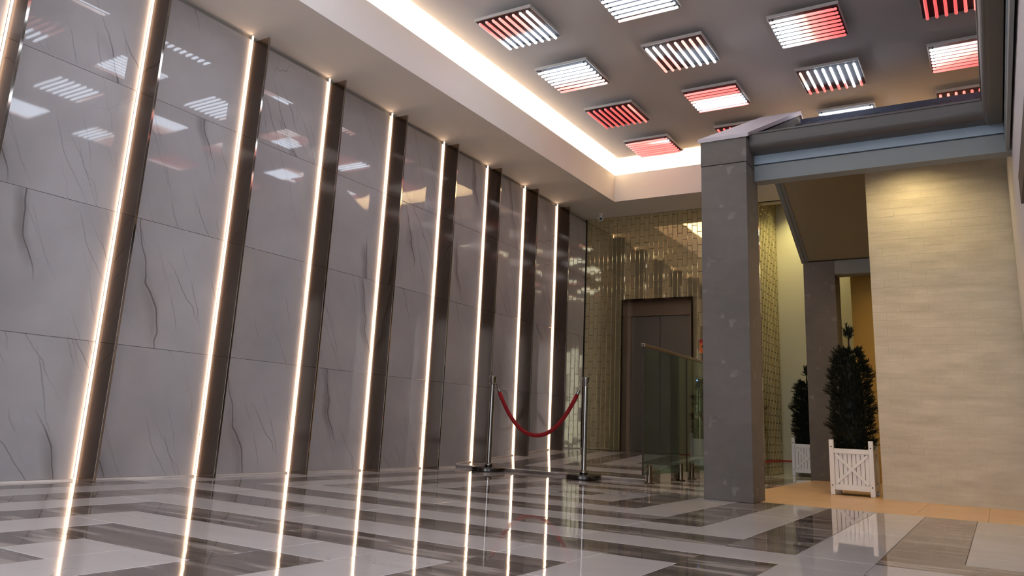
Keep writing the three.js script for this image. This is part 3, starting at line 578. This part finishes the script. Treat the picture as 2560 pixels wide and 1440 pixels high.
// ---------------------------------------------------------------- potted conifers
function conifer(label, pos, H, rand) {
  seed = rand;
  const t = thing('potted_conifer', label, 'potted tree', pos);
  const W = 0.385, P = 0.042, h = 0.5, b0 = 0.045, b1 = 0.42;
  for (const sx of [-1, 1]) for (const sz of [-1, 1]) {
    const p = part('post', new RoundedBoxGeometry(P, h, P, 2, 0.005).translate(0, h / 2, 0), M.whiteWood, t, [sx * (W / 2 - P / 2), 0, sz * (W / 2 - P / 2)]);
    for (const y of [0.085, 0.435]) part('bolt', cyl(0.006, 0.006, 0.004, 10).rotateX(Math.PI / 2), M.black, p, [0, y, sz * (P / 2 + 0.001)]);
  }
  for (let k = 0; k < 4; k++) {
    const g = new THREE.Group(); g.name = 'side_panel'; g.rotation.y = k * Math.PI / 2; t.add(g);
    const L = W - 2 * P, zf = W / 2 - 0.022;
    part('rail', new RoundedBoxGeometry(L, 0.045, 0.022, 1, 0.003), M.whiteWood, g, [0, b1 - 0.022, zf + 0.006]);
    part('rail', new RoundedBoxGeometry(L, 0.05, 0.022, 1, 0.003), M.whiteWood, g, [0, b0 + 0.025, zf + 0.006]);
    const nS = 8, sw = L / nS; for (let i = 0; i < nS; i++) part('slat', new RoundedBoxGeometry(sw - 0.0035, b1 - b0 - 0.09, 0.012, 1, 0.003), M.whiteWood, g, [-L / 2 + (i + 0.5) * sw, (b0 + b1) / 2 + 0.003, zf - 0.004]);
    const bh = b1 - b0 - 0.095, bl = Math.hypot(L, bh), ba = Math.atan2(bh, L);
    for (const s of [-1, 1]) { const m = part('brace', new RoundedBoxGeometry(bl - 0.03, 0.026, 0.011, 1, 0.003), M.whiteWood, g, [0, (b0 + b1) / 2 + 0.003, zf + 0.0075 + (s > 0 ? 0 : 0.002)]); m.rotation.z = s * ba; }
  }
  part('soil', bx(-W / 2 + 0.04, W / 2 - 0.04, 0.1, 0.36, -W / 2 + 0.04, W / 2 - 0.04), M.soil, t);
  part('stem', cyl(0.006, 0.018, H - 0.45, 8).translate(0, 0.36 + (H - 0.45) / 2, 0), M.trunk, t);
  // column of feathery sprays with a tuft standing free on top
  const y0 = 0.4, y1 = H - 0.27, prof = (u) => 0.158 * Math.min(1, 0.78 + u * 1.4) * Math.pow(Math.max(0, 1 - Math.pow(Math.max(0, u - 0.45) / 0.57, 2.2)), 0.5) + 0.012;
  const core = new THREE.LatheGeometry([[0.001, y0 - 0.02], ...Array.from({ length: 12 }, (_, i) => [prof(i / 11) * 0.66, y0 + (y1 - y0 - 0.06) * i / 11]), [0.001, y1 - 0.04]].map(([a, b]) => new THREE.Vector2(a, b)), 14);
  part('inner_foliage', core, M.foliage, t);
  const pos3 = [], nrm = [], up = V3(0, 1, 0);
  const leaf = (o, dir, len, wid) => {
    const s1 = V3().crossVectors(dir, up).normalize().multiplyScalar(wid), s2 = V3().crossVectors(s1, dir).normalize().multiplyScalar(wid * 0.55);
    const mid = o.clone().addScaledVector(dir, len * 0.4), tip = o.clone().addScaledVector(dir, len), ring = [mid.clone().add(s1), mid.clone().add(s2), mid.clone().sub(s1), mid.clone().sub(s2)];
    for (let i = 0; i < 4; i++) { const a = ring[i], b = ring[(i + 1) % 4]; for (const tri of [[o, b, a], [tip, a, b]]) { const n = V3().crossVectors(tri[1].clone().sub(tri[0]), tri[2].clone().sub(tri[0])).normalize(); for (const q of tri) { pos3.push(q.x, q.y, q.z); nrm.push(n.x, n.y, n.z); } } }
  };
  const spray = (o, dir, len) => {
    leaf(o, dir, len, len * 0.1);
    for (let i = 0; i < 5; i++) { const f = 0.2 + 0.14 * i, d = dir.clone().add(V3(rr(-0.7, 0.7), rr(-0.3, 0.7), rr(-0.7, 0.7))).normalize(); leaf(o.clone().addScaledVector(dir, len * f), d, len * rr(0.35, 0.6), len * 0.07); }
  };
  for (let i = 0; i < 2300; i++) {
    const u = rnd(), a = rnd() * Math.PI * 2, lump = 1 + 0.13 * Math.sin(a * 3 + u * 19) + 0.11 * Math.sin(u * 37 + a * 2), R = prof(u) * lump * rr(0.62, 1.0), y = y0 + (y1 - y0) * u;
    const d = V3(Math.cos(a), rr(0.15, 0.9), Math.sin(a)).normalize(); spray(V3(Math.cos(a) * R, y, Math.sin(a) * R), d, rr(0.04, 0.085));
  }
  for (let i = 0; i < 34; i++) { const a = rnd() * 6.283, d = V3(Math.cos(a) * rr(0.2, 1), rr(0.4, 1.4), Math.sin(a) * rr(0.2, 1)).normalize(); spray(V3(rr(-0.015, 0.015), H - 0.18 + rr(0, 0.09), rr(-0.015, 0.015)), d, rr(0.05, 0.1)); }
  const g = new THREE.BufferGeometry(); g.setAttribute('position', new THREE.BufferAttribute(new Float32Array(pos3), 3)); g.setAttribute('normal', new THREE.BufferAttribute(new Float32Array(nrm), 3));
  part('foliage', g, M.foliage, t).userData.kind = 'stuff';
  return t;
}
conifer('dark columnar conifer in a white wooden crate planter before the painted brick wall', [-1.185, 0.002, -8.25], 1.63, 77);
conifer('dark columnar conifer in a white crate planter behind the rear stone column', [-2.215, 0.002, -11.49], 1.52, 991);

// ---------------------------------------------------------------- rope barrier
function stanchion(label, x, z) {
  const s = thing('stanchion', label, 'stanchion', [x, 0.0005, z]);
  part('base', new THREE.LatheGeometry([[0, 0], [0.178, 0], [0.18, 0.006], [0.18, 0.036], [0.172, 0.045], [0.04, 0.05], [0, 0.05]].map(([a, b]) => new THREE.Vector2(a, b)), 48), M.baseSteel, s);
  part('base_collar', new THREE.LatheGeometry([[0.026, 0.05], [0.042, 0.05], [0.042, 0.075], [0.028, 0.085]].map(([a, b]) => new THREE.Vector2(a, b)), 32), M.chrome, s);
  part('pole', cyl(0.0255, 0.0255, 0.9, 32).translate(0, 0.5, 0), M.chrome, s);
  part('finial', new THREE.LatheGeometry([[0.0265, 0.925], [0.028, 0.93], [0.03, 0.95], [0.038, 0.99], [0.039, 1.003], [0.033, 1.012], [0, 1.014]].map(([a, b]) => new THREE.Vector2(a, b)), 32), M.chrome, s);
  part('ring_collar', new THREE.TorusGeometry(0.03, 0.006, 10, 28).rotateX(Math.PI / 2).translate(0, 0.925, 0), M.chrome, s);
  return s;
}
const SL = V3(-4.70, 0, -7.29), SR = V3(-3.575, 0, -7.31);
stanchion('polished steel rope post on the tiled floor nearer the marble wall', SL.x, SL.z);
stanchion('polished steel rope post on the tiled floor nearer the glass balustrade', SR.x, SR.z);
{
  const r = thing('barrier_rope', 'sagging red velvet rope hooked between two steel posts', 'rope', [0, 0, 0]);
  const a = SL.clone().setY(0.9).add(V3(0.062, 0, 0)), b = SR.clone().setY(0.9).add(V3(-0.062, 0, 0)), pts = [];
  for (let i = 0; i <= 30; i++) { const t = i / 30, q = a.clone().lerp(b, t); q.y -= 0.5 * (1 - Math.pow(Math.abs(2 * t - 1), 2.15)); pts.push(q); }
  const c = new THREE.CatmullRomCurve3(pts);
  const cut = new THREE.CatmullRomCurve3(Array.from({ length: 40 }, (_, i) => c.getPointAt(0.05 + 0.9 * i / 39)));
  part('velvet_rope', new THREE.TubeGeometry(cut, 90, 0.021, 16), M.velvet, r);
  for (const s of [0, 1]) {
    const p0 = c.getPointAt(s ? 0.955 : 0.045), p1 = c.getPointAt(s ? 0.995 : 0.005), d = p1.clone().sub(p0), L = d.length();
    const m = part('end_ferrule', cyl(0.01, 0.018, L * 0.75, 16), M.chrome, r); m.position.copy(p0).addScaledVector(d, 0.37); m.quaternion.setFromUnitVectors(V3(0, 1, 0), d.clone().normalize());
    const h = part('hook', new THREE.TorusGeometry(0.017, 0.004, 8, 20, 4.6), M.chrome, r); h.position.copy(p1).add(V3(s ? 0.012 : -0.012, 0.012, 0)); h.rotation.z = s ? 0.6 : 1.2;
  }
}

// ---------------------------------------------------------------- glass balustrade beside the ramp
{
  const B = thing('glass_balustrade', 'frameless glass balustrade with dark handrail and steel spigots beside the ramp', 'balustrade', [-2.93, 0, -7.27]);
  const panels = [[0, -1.235], [-1.265, -2.36], [-2.39, -3.4]];
  for (const [a, b] of panels) {
    const g = part('glass_panel', bx(-0.007, 0.007, 0.085, 1.31, b, a), M.glass, B);
    part('panel_edge', bx(-0.008, 0.008, 0.085, 1.31, a - 0.004, a + 0.003), M.slot, g);
    for (const z of [a - 0.17, b + 0.17]) {
      const s = part('spigot', new THREE.LatheGeometry([[0, 0.002], [0.052, 0.002], [0.052, 0.01], [0.028, 0.013], [0.028, 0.17], [0.022, 0.18], [0, 0.181]].map(([x, y]) => new THREE.Vector2(x, y)), 28), M.bronzeGloss, B, [0, 0, z]);
      part('clamp_screw', cyl(0.006, 0.006, 0.008, 10).rotateZ(Math.PI / 2), M.chrome, s, [0.03, 0.12, 0]);
    }
  }
  part('handrail', new RoundedBoxGeometry(0.034, 0.03, 3.41, 2, 0.006).translate(0, 1.325, -1.7), M.bronze, B);
  part('rail_end_cap', new RoundedBoxGeometry(0.04, 0.036, 0.03, 2, 0.005).translate(0, 1.325, 0.012), M.finEdge, B);
}

// ---------------------------------------------------------------- the entrance side behind the camera
{
  const w = struct('wall_front', 'plain wall of the entrance side with glazed openings', 'wall');
  const op = [[-3.4, -1.2], [1.6, 2.3], [2.7, 3.5]], HW = 3.2; let x = -5.6;
  for (const [a, b] of op) { part('pier', bx(x, a, 0, HC, 3.0, 3.2), M.paint, w); part('head', bx(a, b, HW, HC, 3.0, 3.2), M.paint, w); x = b; }
  part('pier', bx(x, 4.4, 0, HC, 3.0, 3.2), M.paint, w);
  op.forEach(([a, b], i) => {
    const k = struct(`window_${i + 1}`, ['wide glazed entrance bay', 'narrow glazed entrance door', 'glazed entrance door beside the outer wall'][i], 'window');
    part('pane', bx(a + 0.04, b - 0.04, 0.06, HW - 0.04, 3.09, 3.1), M.pane, k);
    part('frame', mergeGeometries([bx(a, a + 0.04, 0, HW, 3.05, 3.15), bx(b - 0.04, b, 0, HW, 3.05, 3.15), bx(a + 0.04, b - 0.04, 0, 0.06, 3.05, 3.15), bx(a + 0.04, b - 0.04, HW - 0.04, HW, 3.05, 3.15)]), M.frame, k);
  });
  const o = struct('wall_outer', 'outer wall beyond the porch wing with an added daylight window', 'wall');
  part('wall_length', bx(4.2, 4.4, 0, HC, -12.2, -1.4), M.paint, o); part('pier', bx(4.2, 4.4, 0, HC, 2.6, 3.0), M.paint, o); part('head', bx(4.2, 4.4, 3.4, HC, -1.4, 2.6), M.paint, o);
  const k = struct('window_4', 'unseen window added in the outer wall to bring in daylight', 'window');  // added out of view to throw daylight onto the marble wall and floor
  part('pane', bx(4.29, 4.3, 0.06, 3.36, -1.36, 2.56), M.pane, k);
  part('frame', mergeGeometries([bx(4.25, 4.35, 0, 3.4, -1.4, -1.36), bx(4.25, 4.35, 0, 3.4, 2.56, 2.6), bx(4.25, 4.35, 0, 0.06, -1.36, 2.56), bx(4.25, 4.35, 3.36, 3.4, -1.36, 2.56), bx(4.25, 4.35, 0.06, 3.36, 0.58, 0.62)]), M.frame, k);
}
renderer.render(scene, camera);
